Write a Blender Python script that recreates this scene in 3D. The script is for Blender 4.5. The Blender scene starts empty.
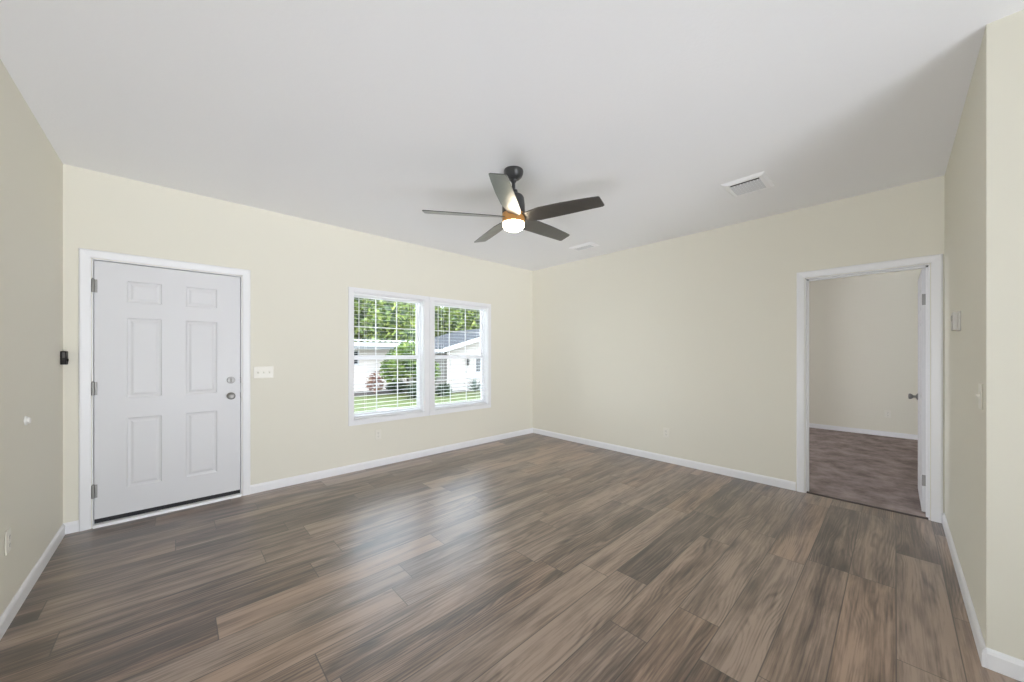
import bpy, bmesh, math, random
import numpy as np
from mathutils import Vector, Matrix

C = bpy.context.scene.collection
SC = bpy.context.scene
R = math.radians

# ------------------------------------------------------------------ camera
cam = bpy.data.cameras.new('camera')
cam_o = bpy.data.objects.new('camera', cam)
C.objects.link(cam_o)
cam_o.location = (-4.3854, -4.1718, 1.3246)
cam_o.rotation_euler = (R(90), 0, R(46.8855 - 90))
cam.sensor_fit = 'HORIZONTAL'
cam.sensor_width = 36
cam.lens = 36 * 358.74 / 1024
cam.shift_y = 13.0 / 1024
cam.clip_start = 0.02
cam.clip_end = 200
SC.camera = cam_o

# ------------------------------------------------------------------ world, sun, large lights, exposure
SC.view_settings.view_transform = 'Standard'
SC.view_settings.look = 'None'
SC.view_settings.exposure = 0.06
SC.view_settings.gamma = 1.0
SC.view_settings.use_curve_mapping = False
SC.cycles.use_denoising = True
SC.cycles.max_bounces = 10
SC.cycles.diffuse_bounces = 7
SC.cycles.glossy_bounces = 4
SC.cycles.transmission_bounces = 8
SC.cycles.transparent_max_bounces = 16
SC.cycles.sample_clamp_indirect = 6

w = bpy.data.worlds.new('sky')
SC.world = w
w.use_nodes = True
nt = w.node_tree
bg = nt.nodes['Background']
tc = nt.nodes.new('ShaderNodeTexCoord')
sep = nt.nodes.new('ShaderNodeSeparateXYZ')
cr = nt.nodes.new('ShaderNodeValToRGB')
cr.color_ramp.elements[0].color = (0.92, 0.96, 1.0, 1)
cr.color_ramp.elements[1].color = (0.62, 0.78, 1.0, 1)
cr.color_ramp.elements[1].position = 0.9
nt.links.new(tc.outputs['Generated'], sep.inputs[0])
nt.links.new(sep.outputs['Z'], cr.inputs[0])
nt.links.new(cr.outputs[0], bg.inputs['Color'])
bg.inputs['Strength'].default_value = 7.0


def light(name, kind, loc, rot, energy, color, **kw):
    l = bpy.data.lights.new(name, kind)
    l.energy = energy
    l.color = color
    for k, v in kw.items():
        setattr(l, k, v)
    o = bpy.data.objects.new(name, l)
    o.location = loc
    o.rotation_euler = rot
    C.objects.link(o)
    return o


light('sun', 'SUN', (0, -5, 20), (R(42), 0, R(-30)), 2.8, (1.0, 0.95, 0.86), angle=R(1.0))
# the rear area light is an added fill at the unseen back wall
def falloff(o, kind):
    l = o.data
    l.use_nodes = True
    n = l.node_tree
    em = n.nodes['Emission']
    f = n.nodes.new('ShaderNodeLightFalloff')
    f.inputs['Strength'].default_value = 1.0
    n.links.new(f.outputs[kind], em.inputs['Strength'])
    return o


COOL = (0.935, 0.97, 1.07)
falloff(light('rear_fill', 'AREA', (-4.15, -7.35, 1.12), (R(90), 0, 0), 0.8, COOL,
              shape='RECTANGLE', size=1.4, size_y=1.95), 'Constant')
# soft fill lights added unseen behind the viewer to brighten walls and ceiling
falloff(light('upward_fill', 'AREA', (-2.70, -5.30, 0.75), (R(130), 0, R(14)), 2.75, COOL, shape='DISK', size=1.3), 'Constant')
falloff(light('side_fill', 'AREA', (-4.55, -3.65, 0.75), (R(128), 0, R(-68)), 2.75, COOL, shape='DISK', size=0.85), 'Constant')
# daylight through the bedroom's own window, on the front wall beyond the partition
light('bedroom_daylight', 'AREA', (2.0, -0.12, 1.35), (R(-90), 0, 0), 56, COOL,
      shape='RECTANGLE', size=1.5, size_y=1.3)

# ------------------------------------------------------------------ dimensions
H = 2.72          # ceiling height
XL = -4.992       # left wall
YR = -4.436       # right wall
XE = -1.88        # end of the right wall (outside corner)
YB = -7.5         # back wall
YP = -6.3         # end of the block behind the right wall
T = 0.15


# ------------------------------------------------------------------ materials
def M(name, color, rough=0.5, metal=0.0, spec=0.5, bump=None, coat=0.0, emit=None, estr=0.0, var=None):
    m = bpy.data.materials.new(name)
    m.use_nodes = True
    n = m.node_tree.nodes
    l = m.node_tree.links
    b = n['Principled BSDF']
    b.inputs['Base Color'].default_value = (*color, 1)
    b.inputs['Roughness'].default_value = rough
    b.inputs['Metallic'].default_value = metal
    b.inputs['Specular IOR Level'].default_value = spec
    b.inputs['Coat Weight'].default_value = coat
    b.inputs['Coat Roughness'].default_value = rough
    b.inputs['Coat IOR'].default_value = 1.7
    if emit:
        b.inputs['Emission Color'].default_value = (*emit, 1)
        b.inputs['Emission Strength'].default_value = estr
    t = n.new('ShaderNodeTexCoord')
    if bump:
        scale, strength, dist = bump
        no = n.new('ShaderNodeTexNoise')
        no.inputs['Scale'].default_value = scale
        no.inputs['Detail'].default_value = 3
        bu = n.new('ShaderNodeBump')
        bu.inputs['Strength'].default_value = strength
        bu.inputs['Distance'].default_value = dist
        l.new(t.outputs['Object'], no.inputs['Vector'])
        l.new(no.outputs['Fac'], bu.inputs['Height'])
        l.new(bu.outputs['Normal'], b.inputs['Normal'])
    if var:
        scale, amt = var
        no = n.new('ShaderNodeTexNoise')
        no.inputs['Scale'].default_value = scale
        no.inputs['Detail'].default_value = 4
        mx = n.new('ShaderNodeMix')
        mx.data_type = 'RGBA'
        mx.inputs[6].default_value = (*[c * (1 - amt) for c in color], 1)
        mx.inputs[7].default_value = (*[min(1, c * (1 + amt)) for c in color], 1)
        l.new(t.outputs['Object'], no.inputs['Vector'])
        l.new(no.outputs['Fac'], mx.inputs[0])
        l.new(mx.outputs[2], b.inputs['Base Color'])
    return m


m_wall = M('cream_wall_paint', (0.715, 0.69, 0.592), 0.62, spec=0.3, bump=(180, 0.08, 0.002))
m_ceil = M('ceiling_paint', (0.85, 0.85, 0.85), 0.8, spec=0.2, bump=(70, 0.25, 0.004))
m_trim = M('white_trim_paint', (0.78, 0.78, 0.785), 0.38, spec=0.4, var=(3, 0.01))
m_door = M('white_door_paint', (0.66, 0.66, 0.665), 0.42, spec=0.4, var=(2, 0.01))
m_vinyl = M('white_vinyl', (0.85, 0.85, 0.86), 0.35, var=(3, 0.01))
m_slat = M('white_blind_slat', (0.84, 0.84, 0.84), 0.45, var=(3, 0.01))
m_plate = M('ivory_plastic', (0.74, 0.715, 0.63), 0.35, var=(8, 0.01))
m_wplate = M('white_plastic', (0.80, 0.79, 0.75), 0.35, var=(8, 0.01))
m_gplate = M('grey_white_plastic', (0.57, 0.555, 0.515), 0.4, var=(8, 0.01))
m_dgrey = M('dark_slot', (0.03, 0.03, 0.03), 0.6, var=(8, 0.02))
m_black = M('black_plastic', (0.010, 0.008, 0.007), 0.5, spec=0.2, var=(8, 0.05))
m_lens = M('smoked_lens', (0.09, 0.085, 0.08), 0.15, var=(8, 0.05))
m_rubber = M('black_weatherstrip', (0.015, 0.015, 0.016), 0.7, var=(8, 0.05))
m_nickel = M('satin_nickel', (0.58, 0.56, 0.53), 0.28, metal=1.0, var=(30, 0.04))
m_dnickel = M('aged_nickel', (0.29, 0.285, 0.27), 0.46, metal=0.85, var=(30, 0.05))
m_bolt = M('dull_nickel', (0.42, 0.41, 0.40), 0.55, metal=0.5, var=(30, 0.05))
m_bronze = M('dark_latch', (0.10, 0.10, 0.10), 0.5, var=(30, 0.05))
m_strip = M('dark_brown_strip', (0.07, 0.055, 0.05), 0.6, var=(30, 0.1))
m_alu = M('aluminium', (0.78, 0.78, 0.78), 0.4, metal=0.4, var=(20, 0.03))
m_fan = M('charcoal_fan_metal', (0.045, 0.045, 0.047), 0.33, spec=0.6, var=(40, 0.05))
m_blade = M('charcoal_fan_blade', (0.014, 0.014, 0.015), 0.40, spec=1.0, var=(6, 0.06), coat=1.0)
m_ring = M('ring_painted_glow', (0.40, 0.21, 0.07), 0.4, emit=(0.9, 0.38, 0.08), estr=0.13, var=(10, 0.1))  # warm lamp glow on the fan ring, put into colour and emission
m_globe = M('lit_frosted_globe', (0.9, 0.87, 0.8), 0.4, emit=(1.0, 0.84, 0.62), estr=34.0, var=(5, 0.01))
m_vent = M('white_vent_enamel', (0.88, 0.88, 0.88), 0.4, var=(5, 0.01))
m_louv = M('grey_louver_enamel', (0.62, 0.62, 0.62), 0.45, var=(5, 0.01))
m_duct = M('dark_duct', (0.03, 0.03, 0.031), 0.8, var=(5, 0.05))
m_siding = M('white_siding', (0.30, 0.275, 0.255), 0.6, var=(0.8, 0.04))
m_siding_lit = M('siding_lightened', (0.60, 0.545, 0.51), 0.6, var=(0.8, 0.04))  # same siding, colour lightened to make up for the awning's shade
m_fascia = M('white_fascia', (0.5, 0.5, 0.515), 0.5, var=(1, 0.02))
m_roof = M('grey_shingle_roof', (0.06, 0.06, 0.063), 0.95, spec=0.08, var=(4, 0.25))
m_awn = M('white_corrugated_awning', (0.42, 0.42, 0.42), 0.5, var=(2, 0.03))
m_soffit = M('soffit_shade_grey', (0.22, 0.23, 0.24), 0.7, var=(2, 0.05))  # dark grey band stands for the shadow under the awning edge
m_dkglass = M('dark_house_glass', (0.02, 0.024, 0.03), 0.12, var=(2, 0.1))
m_iron = M('black_iron', (0.02, 0.02, 0.02), 0.5, var=(9, 0.1))
m_bark = M('bark', (0.10, 0.075, 0.055), 0.9, var=(6, 0.3))
m_mulch = M('mulch', (0.055, 0.042, 0.034), 0.95, var=(9, 0.5))
m_stone = M('pale_stone', (0.34, 0.33, 0.31), 0.8, var=(7, 0.15))


def leafmat(name, a, b, c):
    m = bpy.data.materials.new(name)
    m.use_nodes = True
    n = m.node_tree.nodes
    l = m.node_tree.links
    p = n['Principled BSDF']
    p.inputs['Roughness'].default_value = 0.6
    p.inputs['Specular IOR Level'].default_value = 0.25
    t = n.new('ShaderNodeTexCoord')
    no = n.new('ShaderNodeTexNoise')
    no.inputs['Scale'].default_value = 2.2
    no.inputs['Detail'].default_value = 5
    r = n.new('ShaderNodeValToRGB')
    r.color_ramp.elements[0].position = 0.34
    r.color_ramp.elements[0].color = (*a, 1)
    r.color_ramp.elements[1].position = 0.66
    r.color_ramp.elements[1].color = (*c, 1)
    e = r.color_ramp.elements.new(0.5)
    e.color = (*b, 1)
    l.new(t.outputs['Object'], no.inputs['Vector'])
    l.new(no.outputs['Fac'], r.inputs[0])
    l.new(r.outputs[0], p.inputs['Base Color'])
    return m


m_leaf_tree = leafmat('tree_leaves', (0.07, 0.10, 0.05), (0.15, 0.20, 0.055), (0.27, 0.31, 0.08))
m_leaf_small = leafmat('bright_leaves', (0.04, 0.075, 0.02), (0.10, 0.15, 0.03), (0.18, 0.22, 0.05))
m_leaf_red = leafmat('russet_leaves', (0.13, 0.06, 0.045), (0.22, 0.11, 0.08), (0.16, 0.13, 0.07))
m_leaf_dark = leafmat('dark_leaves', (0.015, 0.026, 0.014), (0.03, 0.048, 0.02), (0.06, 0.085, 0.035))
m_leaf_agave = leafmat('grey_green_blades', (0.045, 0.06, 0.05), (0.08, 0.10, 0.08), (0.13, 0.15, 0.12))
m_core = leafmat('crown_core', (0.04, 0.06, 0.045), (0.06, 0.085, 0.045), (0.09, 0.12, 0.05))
m_grass = leafmat('lawn_grass', (0.075, 0.088, 0.020), (0.09, 0.103, 0.026), (0.105, 0.118, 0.034))


def glass():
    m = bpy.data.materials.new('window_glass')
    m.use_nodes = True
    n = m.node_tree.nodes
    l = m.node_tree.links
    n.remove(n['Principled BSDF'])
    out = n['Material Output']
    tr = n.new('ShaderNodeBsdfTransparent')
    tr.inputs[0].default_value = (0.97, 0.985, 0.98, 1)
    gl = n.new('ShaderNodeBsdfGlossy')
    gl.inputs['Roughness'].default_value = 0.02
    fr = n.new('ShaderNodeFresnel')
    fr.inputs['IOR'].default_value = 1.25
    mx = n.new('ShaderNodeMixShader')
    l.new(fr.outputs[0], mx.inputs[0])
    l.new(tr.outputs[0], mx.inputs[1])
    l.new(gl.outputs[0], mx.inputs[2])
    l.new(mx.outputs[0], out.inputs[0])
    return m


m_glass = glass()


def floor_mat():
    m = bpy.data.materials.new('oak_plank_floor')
    m.use_nodes = True
    nt = m.node_tree
    n = nt.nodes
    l = nt.links
    p = n['Principled BSDF']

    def math_(op, a, b=None, c=None, clamp=False):
        x = n.new('ShaderNodeMath')
        x.operation = op
        x.use_clamp = clamp
        for i, v in enumerate((a, b, c)):
            if v is None:
                continue
            if isinstance(v, (int, float)):
                x.inputs[i].default_value = v
            else:
                l.new(v, x.inputs[i])
        return x.outputs[0]

    def comb(x, y, z):
        k = n.new('ShaderNodeCombineXYZ')
        for i, v in enumerate((x, y, z)):
            if isinstance(v, (int, float)):
                k.inputs[i].default_value = v
            else:
                l.new(v, k.inputs[i])
        return k.outputs[0]

    def white(vec):
        k = n.new('ShaderNodeTexWhiteNoise')
        k.noise_dimensions = '3D'
        l.new(vec, k.inputs['Vector'])
        return k.outputs['Value']

    def noise(vec, scale, detail, rough=0.55, dist=0.0):
        k = n.new('ShaderNodeTexNoise')
        k.inputs['Scale'].default_value = scale
        k.inputs['Detail'].default_value = detail
        k.inputs['Roughness'].default_value = rough
        k.inputs['Distortion'].default_value = dist
        l.new(vec, k.inputs['Vector'])
        return k.outputs['Fac']

    def ramp(f, *stops):
        k = n.new('ShaderNodeValToRGB')
        e = k.color_ramp.elements
        while len(e) < len(stops):
            e.new(0.5)
        for i, (pos, col) in enumerate(stops):
            e[i].position = pos
            e[i].color = (*col, 1)
        l.new(f, k.inputs[0])
        return k.outputs[0]

    def mixc(f, a, b, mode='MIX'):
        k = n.new('ShaderNodeMix')
        k.data_type = 'RGBA'
        k.blend_type = mode
        for i, v in ((0, f), (6, a), (7, b)):
            if isinstance(v, (int, float)):
                k.inputs[i].default_value = v
            elif isinstance(v, tuple):
                k.inputs[i].default_value = (*v, 1)
            else:
                l.new(v, k.inputs[i])
        return k.outputs[2]

    t = n.new('ShaderNodeTexCoord')
    s = n.new('ShaderNodeSeparateXYZ')
    l.new(t.outputs['Object'], s.inputs[0])
    X, Y = s.outputs['X'], s.outputs['Y']
    W, L = 0.195, 1.22
    yy = math_('DIVIDE', math_('ADD', Y, 4.37 + 40 * W), W)
    row = math_('FLOOR', yy)
    fy = math_('FRACT', yy)
    off = math_('MULTIPLY', white(comb(row, 3.3, 0.0)), L)
    xx = math_('DIVIDE', math_('ADD', math_('ADD', X, 60.0), off), L)
    col = math_('FLOOR', xx)
    fx = math_('FRACT', xx)
    idv = white(comb(row, col, 1.7))
    idw = white(comb(row, col, 9.1))
    sh = math_('MULTIPLY', idv, 37.0)
    # long streaky grain
    g1 = noise(comb(math_('ADD', math_('MULTIPLY', X, 1.35), sh), math_('MULTIPLY', Y, 15.0), sh), 1.0, 5, 0.62, 0.35)
    g2 = noise(comb(math_('ADD', math_('MULTIPLY', X, 2.2), sh), math_('MULTIPLY', Y, 95.0), sh), 1.0, 4, 0.65, 0.1)
    # growth rings: lines along the plank, bent into cathedral arches by a slow noise
    wv = noise(comb(math_('ADD', math_('MULTIPLY', X, 1.0), sh), math_('MULTIPLY', Y, 6.0), sh), 1.0, 2, 0.4, 0.1)
    ring = math_('SINE', math_('MULTIPLY', math_('ADD', math_('MULTIPLY', Y, 55.0), math_('MULTIPLY', wv, 15.0)), 6.2832))
    ring = math_('POWER', math_('MULTIPLY', math_('ADD', ring, 1.0), 0.5), 1.6)
    msk = noise(comb(math_('ADD', math_('MULTIPLY', X, 1.6), sh), math_('MULTIPLY', Y, 9.0), math_('ADD', sh, 5.0)), 1.0, 2, 0.5, 0.0)
    msk = math_('MULTIPLY', math_('SUBTRACT', msk, 0.38), 4.0, clamp=True)
    ring = math_('ADD', 0.4, math_('MULTIPLY', math_('SUBTRACT', ring, 0.4), msk))
    # broad tone clouds
    cl = noise(comb(math_('ADD', math_('MULTIPLY', X, 1.7), sh), math_('MULTIPLY', Y, 8.0), sh), 1.0, 4, 0.6, 0.5)
    # knots
    vo = n.new('ShaderNodeTexVoronoi')
    vo.inputs['Scale'].default_value = 1.0
    l.new(comb(math_('ADD', math_('MULTIPLY', X, 1.5), sh), math_('MULTIPLY', Y, 7.0), sh), vo.inputs['Vector'])
    knot = n.new('ShaderNodeMapRange')
    knot.inputs[1].default_value = 0.03
    knot.inputs[2].default_value = 0.24
    knot.inputs[3].default_value = 1.0
    knot.inputs[4].default_value = 0.0
    l.new(vo.outputs['Distance'], knot.inputs[0])
    knotf = math_('MULTIPLY', knot.outputs[0], math_('GREATER_THAN', noise(vo.outputs['Position'], 3.1, 0), 0.47))
    f = math_('ADD', math_('MULTIPLY', g1, 0.80), math_('MULTIPLY', cl, 0.54))
    f = math_('ADD', f, math_('MULTIPLY', math_('SUBTRACT', g2, 0.5), 0.60))
    f = math_('ADD', f, math_('MULTIPLY', math_('SUBTRACT', 0.4, ring), 0.15))
    f = math_('SUBTRACT', f, 0.145)
    f = math_('ADD', f, math_('MULTIPLY', math_('SUBTRACT', idv, 0.5), 0.26))
    base = ramp(f, (0.28, (0.045, 0.029, 0.020)), (0.42, (0.118, 0.080, 0.058)), (0.55, (0.222, 0.156, 0.115)),
                (0.72, (0.37, 0.27, 0.204)))
    tint = ramp(idw, (0.0, (0.95, 0.97, 1.0)), (0.5, (1.0, 1.0, 1.0)), (1.0, (1.06, 0.99, 0.92)))
    base = mixc(1.0, base, tint, 'MULTIPLY')
    base = mixc(math_('MULTIPLY', knotf, 0.85), base, (0.035, 0.026, 0.021))
    # seams
    ey = math_('MULTIPLY', math_('MINIMUM', fy, math_('SUBTRACT', 1.0, fy)), W)
    ex = math_('MULTIPLY', math_('MINIMUM', fx, math_('SUBTRACT', 1.0, fx)), L)
    ed = math_('MINIMUM', ex, ey)
    seam = n.new('ShaderNodeMapRange')
    seam.inputs[1].default_value = 0.0010
    seam.inputs[2].default_value = 0.0032
    seam.inputs[3].default_value = 1.0
    seam.inputs[4].default_value = 0.0
    l.new(ed, seam.inputs[0])
    base = mixc(math_('MULTIPLY', seam.outputs[0], 0.8), base, (0.03, 0.024, 0.02))
    l.new(base, p.inputs['Base Color'])
    bu = n.new('ShaderNodeBump')
    bu.inputs['Strength'].default_value = 0.10
    bu.inputs['Distance'].default_value = 0.002
    hgt = math_('SUBTRACT', math_('MULTIPLY', g2, 0.6), math_('MULTIPLY', seam.outputs[0], 1.0))
    l.new(hgt, bu.inputs['Height'])
    l.new(bu.outputs['Normal'], p.inputs['Normal'])
    ro = math_('ADD', 0.30, math_('MULTIPLY', g1, 0.10))
    l.new(ro, p.inputs['Roughness'])
    p.inputs['Specular IOR Level'].default_value = 0.5
    p.inputs['Coat Weight'].default_value = 0.8
    p.inputs['Coat Roughness'].default_value = 0.36
    return m


m_floor = floor_mat()


def carpet_mat():
    m = M('taupe_carpet', (0.20, 0.165, 0.155), 1.0, spec=0.05)
    n = m.node_tree.nodes
    l = m.node_tree.links
    p = n['Principled BSDF']
    t = n.new('ShaderNodeTexCoord')
    a = n.new('ShaderNodeTexNoise')
    a.inputs['Scale'].default_value = 4.5
    a.inputs['Detail'].default_value = 6
    a.inputs['Roughness'].default_value = 0.65
    r = n.new('ShaderNodeValToRGB')
    r.color_ramp.elements[0].position = 0.36
    r.color_ramp.elements[0].color = (0.22, 0.18, 0.168, 1)
    r.color_ramp.elements[1].position = 0.66
    r.color_ramp.elements[1].color = (0.44, 0.365, 0.34, 1)
    b = n.new('ShaderNodeTexNoise')
    b.inputs['Scale'].default_value = 260
    bu = n.new('ShaderNodeBump')
    bu.inputs['Strength'].default_value = 0.6
    bu.inputs['Distance'].default_value = 0.01
    l.new(t.outputs['Object'], a.inputs['Vector'])
    l.new(t.outputs['Object'], b.inputs['Vector'])
    l.new(a.outputs['Fac'], r.inputs[0])
    l.new(r.outputs[0], p.inputs['Base Color'])
    l.new(b.outputs['Fac'], bu.inputs['Height'])
    l.new(bu.outputs['Normal'], p.inputs['Normal'])
    return m


m_carpet = carpet_mat()


# ------------------------------------------------------------------ mesh helpers (all in world coordinates)
def world_loc(o):
    v = Vector(o.location)
    while o.parent:
        o = o.parent
        v = v + Vector(o.location)
    return v


class MB:
    def __init__(self):
        self.bm = bmesh.new()

    def box(self, a, b):
        x0, x1 = sorted((a[0], b[0]))
        y0, y1 = sorted((a[1], b[1]))
        z0, z1 = sorted((a[2], b[2]))
        vs = [self.bm.verts.new(p) for p in ((x0, y0, z0), (x1, y0, z0), (x1, y1, z0), (x0, y1, z0),
                                             (x0, y0, z1), (x1, y0, z1), (x1, y1, z1), (x0, y1, z1))]
        for f in ((0, 3, 2, 1), (4, 5, 6, 7), (0, 1, 5, 4), (1, 2, 6, 5), (2, 3, 7, 6), (3, 0, 4, 7)):
            self.bm.faces.new([vs[i] for i in f])
        return self

    def poly(self, pts):
        self.bm.faces.new([self.bm.verts.new(p) for p in pts])
        return self

    def prism(self, pts, vec):
        """closed polygon pts extruded by vec"""
        v = Vector(vec)
        a = [self.bm.verts.new(Vector(p)) for p in pts]
        b = [self.bm.verts.new(Vector(p) + v) for p in pts]
        self.bm.faces.new(a[::-1])
        self.bm.faces.new(b)
        k = len(pts)
        for i in range(k):
            self.bm.faces.new((a[i], a[(i + 1) % k], b[(i + 1) % k], b[i]))
        return self

    def lathe(self, origin, axis, prof, n=32):
        """prof: list of (radius, distance along axis)"""
        ax = Vector(axis).normalized()
        q = ax.to_track_quat('Z', 'Y')
        o = Vector(origin)
        rings = []
        for r, d in prof:
            if r < 1e-6:
                rings.append([self.bm.verts.new(o + ax * d)])
            else:
                rings.append([self.bm.verts.new(o + q @ Vector((r * math.cos(2 * math.pi * i / n),
                                                                r * math.sin(2 * math.pi * i / n), d))) for i in range(n)])
        for A, B in zip(rings, rings[1:]):
            for i in range(n):
                j = (i + 1) % n
                if len(A) == 1 and len(B) == 1:
                    continue
                if len(A) == 1:
                    self.bm.faces.new((A[0], B[i], B[j]))
                elif len(B) == 1:
                    self.bm.faces.new((A[i], A[j], B[0]))
                else:
                    self.bm.faces.new((A[i], A[j], B[j], B[i]))
        for Rg, flip in ((rings[0], True), (rings[-1], False)):
            if len(Rg) > 1:
                self.bm.faces.new(Rg[::-1] if flip else Rg)
        return self

    def sweep(self, pts, prof, closed, frame):
        """sweep a profile along a polyline that lies in one plane, mitred.
        frame: outward plane normal n; prof: list of (out, up) with out = away from the
        polyline to its left side, up = along n"""
        nrm = Vector(frame)
        P = [Vector(p) for p in pts]
        k = len(P)
        rows = []
        for i in range(k):
            if closed:
                d0 = (P[i] - P[i - 1]).normalized()
                d1 = (P[(i + 1) % k] - P[i]).normalized()
            else:
                d0 = (P[i] - P[i - 1]).normalized() if i else None
                d1 = (P[i + 1] - P[i]).normalized() if i < k - 1 else None
                d0 = d0 or d1
                d1 = d1 or d0
            s0, s1 = nrm.cross(d0), nrm.cross(d1)
            m = (s0 + s1).normalized()
            m = m / max(0.2, m.dot(s0))
            rows.append([self.bm.verts.new(P[i] + m * a + nrm * b) for a, b in prof])
        q = len(prof)
        for i in range(k if closed else k - 1):
            A, B = rows[i], rows[(i + 1) % k]
            for j in range(q):
                self.bm.faces.new((A[j], A[(j + 1) % q], B[(j + 1) % q], B[j]))
        if not closed:
            self.bm.faces.new(rows[0])
            self.bm.faces.new(rows[-1][::-1])
        return self

    def build(self, name, mat, parent=None, origin=None, bevel=0.0, seg=2, smooth=False, loc=None):
        bm = self.bm
        bmesh.ops.recalc_face_normals(bm, faces=bm.faces)
        me = bpy.data.meshes.new(name)
        if origin is None:
            origin = world_loc(parent) if parent is not None else Vector((0, 0, 0))
        origin = Vector(origin)
        bmesh.ops.translate(bm, verts=bm.verts, vec=-origin)
        bm.to_mesh(me)
        bm.free()
        if smooth:
            for p in me.polygons:
                p.use_smooth = True
            me.set_sharp_from_angle(angle=R(35))
        me.materials.append(mat)
        o = bpy.data.objects.new(name, me)
        C.objects.link(o)
        if parent is not None:
            o.parent = parent
            o.location = origin - world_loc(parent)
        else:
            o.location = origin
        if bevel:
            b = o.modifiers.new('bevel', 'BEVEL')
            b.width = bevel
            b.segments = seg
            b.limit_method = 'ANGLE'
        return o


def tag(o, label=None, cat=None, group=None, kind=None):
    if label:
        o['label'] = label
    if cat:
        o['category'] = cat
    if group:
        o['group'] = group
    if kind:
        o['kind'] = kind
    return o


def empty(name, loc, label=None, cat=None, group=None, kind=None):
    o = bpy.data.objects.new(name, None)
    o.empty_display_size = 0.05
    o.location = loc
    C.objects.link(o)
    return tag(o, label, cat, group, kind)


def copy_tree(o, parent=None):
    c = o.copy()
    C.objects.link(c)
    c.parent = parent
    for ch in list(o.children):
        copy_tree(ch, c)
    return c


# ------------------------------------------------------------------ the setting
def wall(name, axis, a0, a1, c0, c1, holes, label):
    """wall running along an axis ('x' or 'y') between a0..a1, occupying c0..c1 across, with rectangular holes (u0,u1,z0,z1)"""
    us = sorted({a0, a1, *[h[0] for h in holes], *[h[1] for h in holes]})
    zs = sorted({0.0, H, *[h[2] for h in holes], *[h[3] for h in holes]})
    b = MB()
    bm = b.bm
    cache = {}

    def v(u, c, z):
        key = (round(u, 4), round(c, 4), round(z, 4))
        if key not in cache:
            cache[key] = bm.verts.new((u, c, z) if axis == 'x' else (c, u, z))
        return cache[key]

    def solid(i, j):
        if i < 0 or j < 0 or i >= len(us) - 1 or j >= len(zs) - 1:
            return False
        um, zm = (us[i] + us[i + 1]) / 2, (zs[j] + zs[j + 1]) / 2
        return not any(h[0] < um < h[1] and h[2] < zm < h[3] for h in holes)
    for i in range(len(us) - 1):
        for j in range(len(zs) - 1):
            if not solid(i, j):
                continue
            u0, u1, z0, z1 = us[i], us[i + 1], zs[j], zs[j + 1]
            for c in (c0, c1):
                bm.faces.new((v(u0, c, z0), v(u1, c, z0), v(u1, c, z1), v(u0, c, z1)))
            if not solid(i - 1, j):
                bm.faces.new((v(u0, c0, z0), v(u0, c1, z0), v(u0, c1, z1), v(u0, c0, z1)))
            if not solid(i + 1, j):
                bm.faces.new((v(u1, c0, z0), v(u1, c1, z0), v(u1, c1, z1), v(u1, c0, z1)))
            if not solid(i, j - 1):
                bm.faces.new((v(u0, c0, z0), v(u1, c0, z0), v(u1, c1, z0), v(u0, c1, z0)))
            if not solid(i, j + 1):
                bm.faces.new((v(u0, c0, z1), v(u1, c0, z1), v(u1, c1, z1), v(u0, c1, z1)))
    o = b.build(name, m_wall)
    return tag(o, label, 'wall', kind='structure')


WALLT = 0.115
# openings
W1 = (-2.932, -2.041, 0.57, 2.03)
W2 = (-1.894, -0.972, 0.57, 2.03)
DOOR = (-4.852, -3.938, 0.0, 2.052)
D2 = (-4.362, -3.585, 0.0, 2.045)

tag(MB().box((XL, YB, -0.12), (0, 0, 0)).build('floor', m_floor),
    'brown wood plank floor of the empty living room', 'floor', kind='structure')
tag(MB().box((WALLT, -5.2, -0.12), (3.93, 0, 0.006)).box((0.03, D2[0] + 0.008, -0.1), (WALLT, D2[1] - 0.008, 0.006)).build('bedroom_floor', m_carpet),
    'taupe carpet seen through the open bedroom doorway', 'carpet', kind='structure')
tag(MB().box((XL - T, YB - T, H), (3.93 + T, T, H + 0.2)).build('ceiling', m_ceil),
    'pale grey flat ceiling with fine texture', 'ceiling', kind='structure')
wall('wall_front', 'x', XL - T, 3.93 + T, 0.0, T, [W1, W2, DOOR], 'cream wall with the entry door and twin windows')
wall('wall_far', 'y', YP, 0.0, 0.0, WALLT, [D2], 'blank cream wall with the bedroom doorway')
wall('wall_left', 'y', YB - T, 0.0, XL - T, XL, [], 'cream wall at the left edge beside the entry door')
tag(MB().box((XE, YP, 0), (0, YR, H)).build('wall_right', m_wall),
    'cream wall at the right edge ending in an outside corner', 'wall', kind='structure')
wall('wall_back', 'x', XL - T, 0.0, YB - T, YB, [(-4.90, -3.40, 0.05, 2.15)], 'cream wall behind the viewer')
wall('wall_bedroom', 'y', -5.2, 0.0, 3.93, 3.93 + T, [], 'cream bedroom wall seen through the doorway')
wall('wall_bedroom_side', 'x', WALLT, 3.93, -5.2 - T, -5.2, [], 'side wall of the bedroom')
wall('wall_passage', 'y', YB - T, YP, XE + 1.88, XE + 1.88 + T, [], 'cream wall behind the closet block')

# sliding glass door added in the unseen back wall to back the rear fill
d3 = empty('door_3', (-4.15, YB - 0.07, 0.05), 'added unseen white framed sliding glass door behind the viewer', 'door', kind='structure')
b = MB()
b.sweep([(-4.90, YB - 0.03, 0.05), (-3.40, YB - 0.03, 0.05), (-3.40, YB - 0.03, 2.15), (-4.90, YB - 0.03, 2.15)],
        [(0, 0), (0.06, 0), (0.06, -0.08), (0, -0.08)], True, (0, -1, 0))
b.box((-4.18, YB - 0.09, 0.10), (-4.12, YB - 0.05, 2.10))
b.build('door_frame', m_vinyl, d3)
MB().box((-4.85, YB - 0.075, 0.10), (-3.45, YB - 0.069, 2.10)).build('pane', m_glass, d3)

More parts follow.
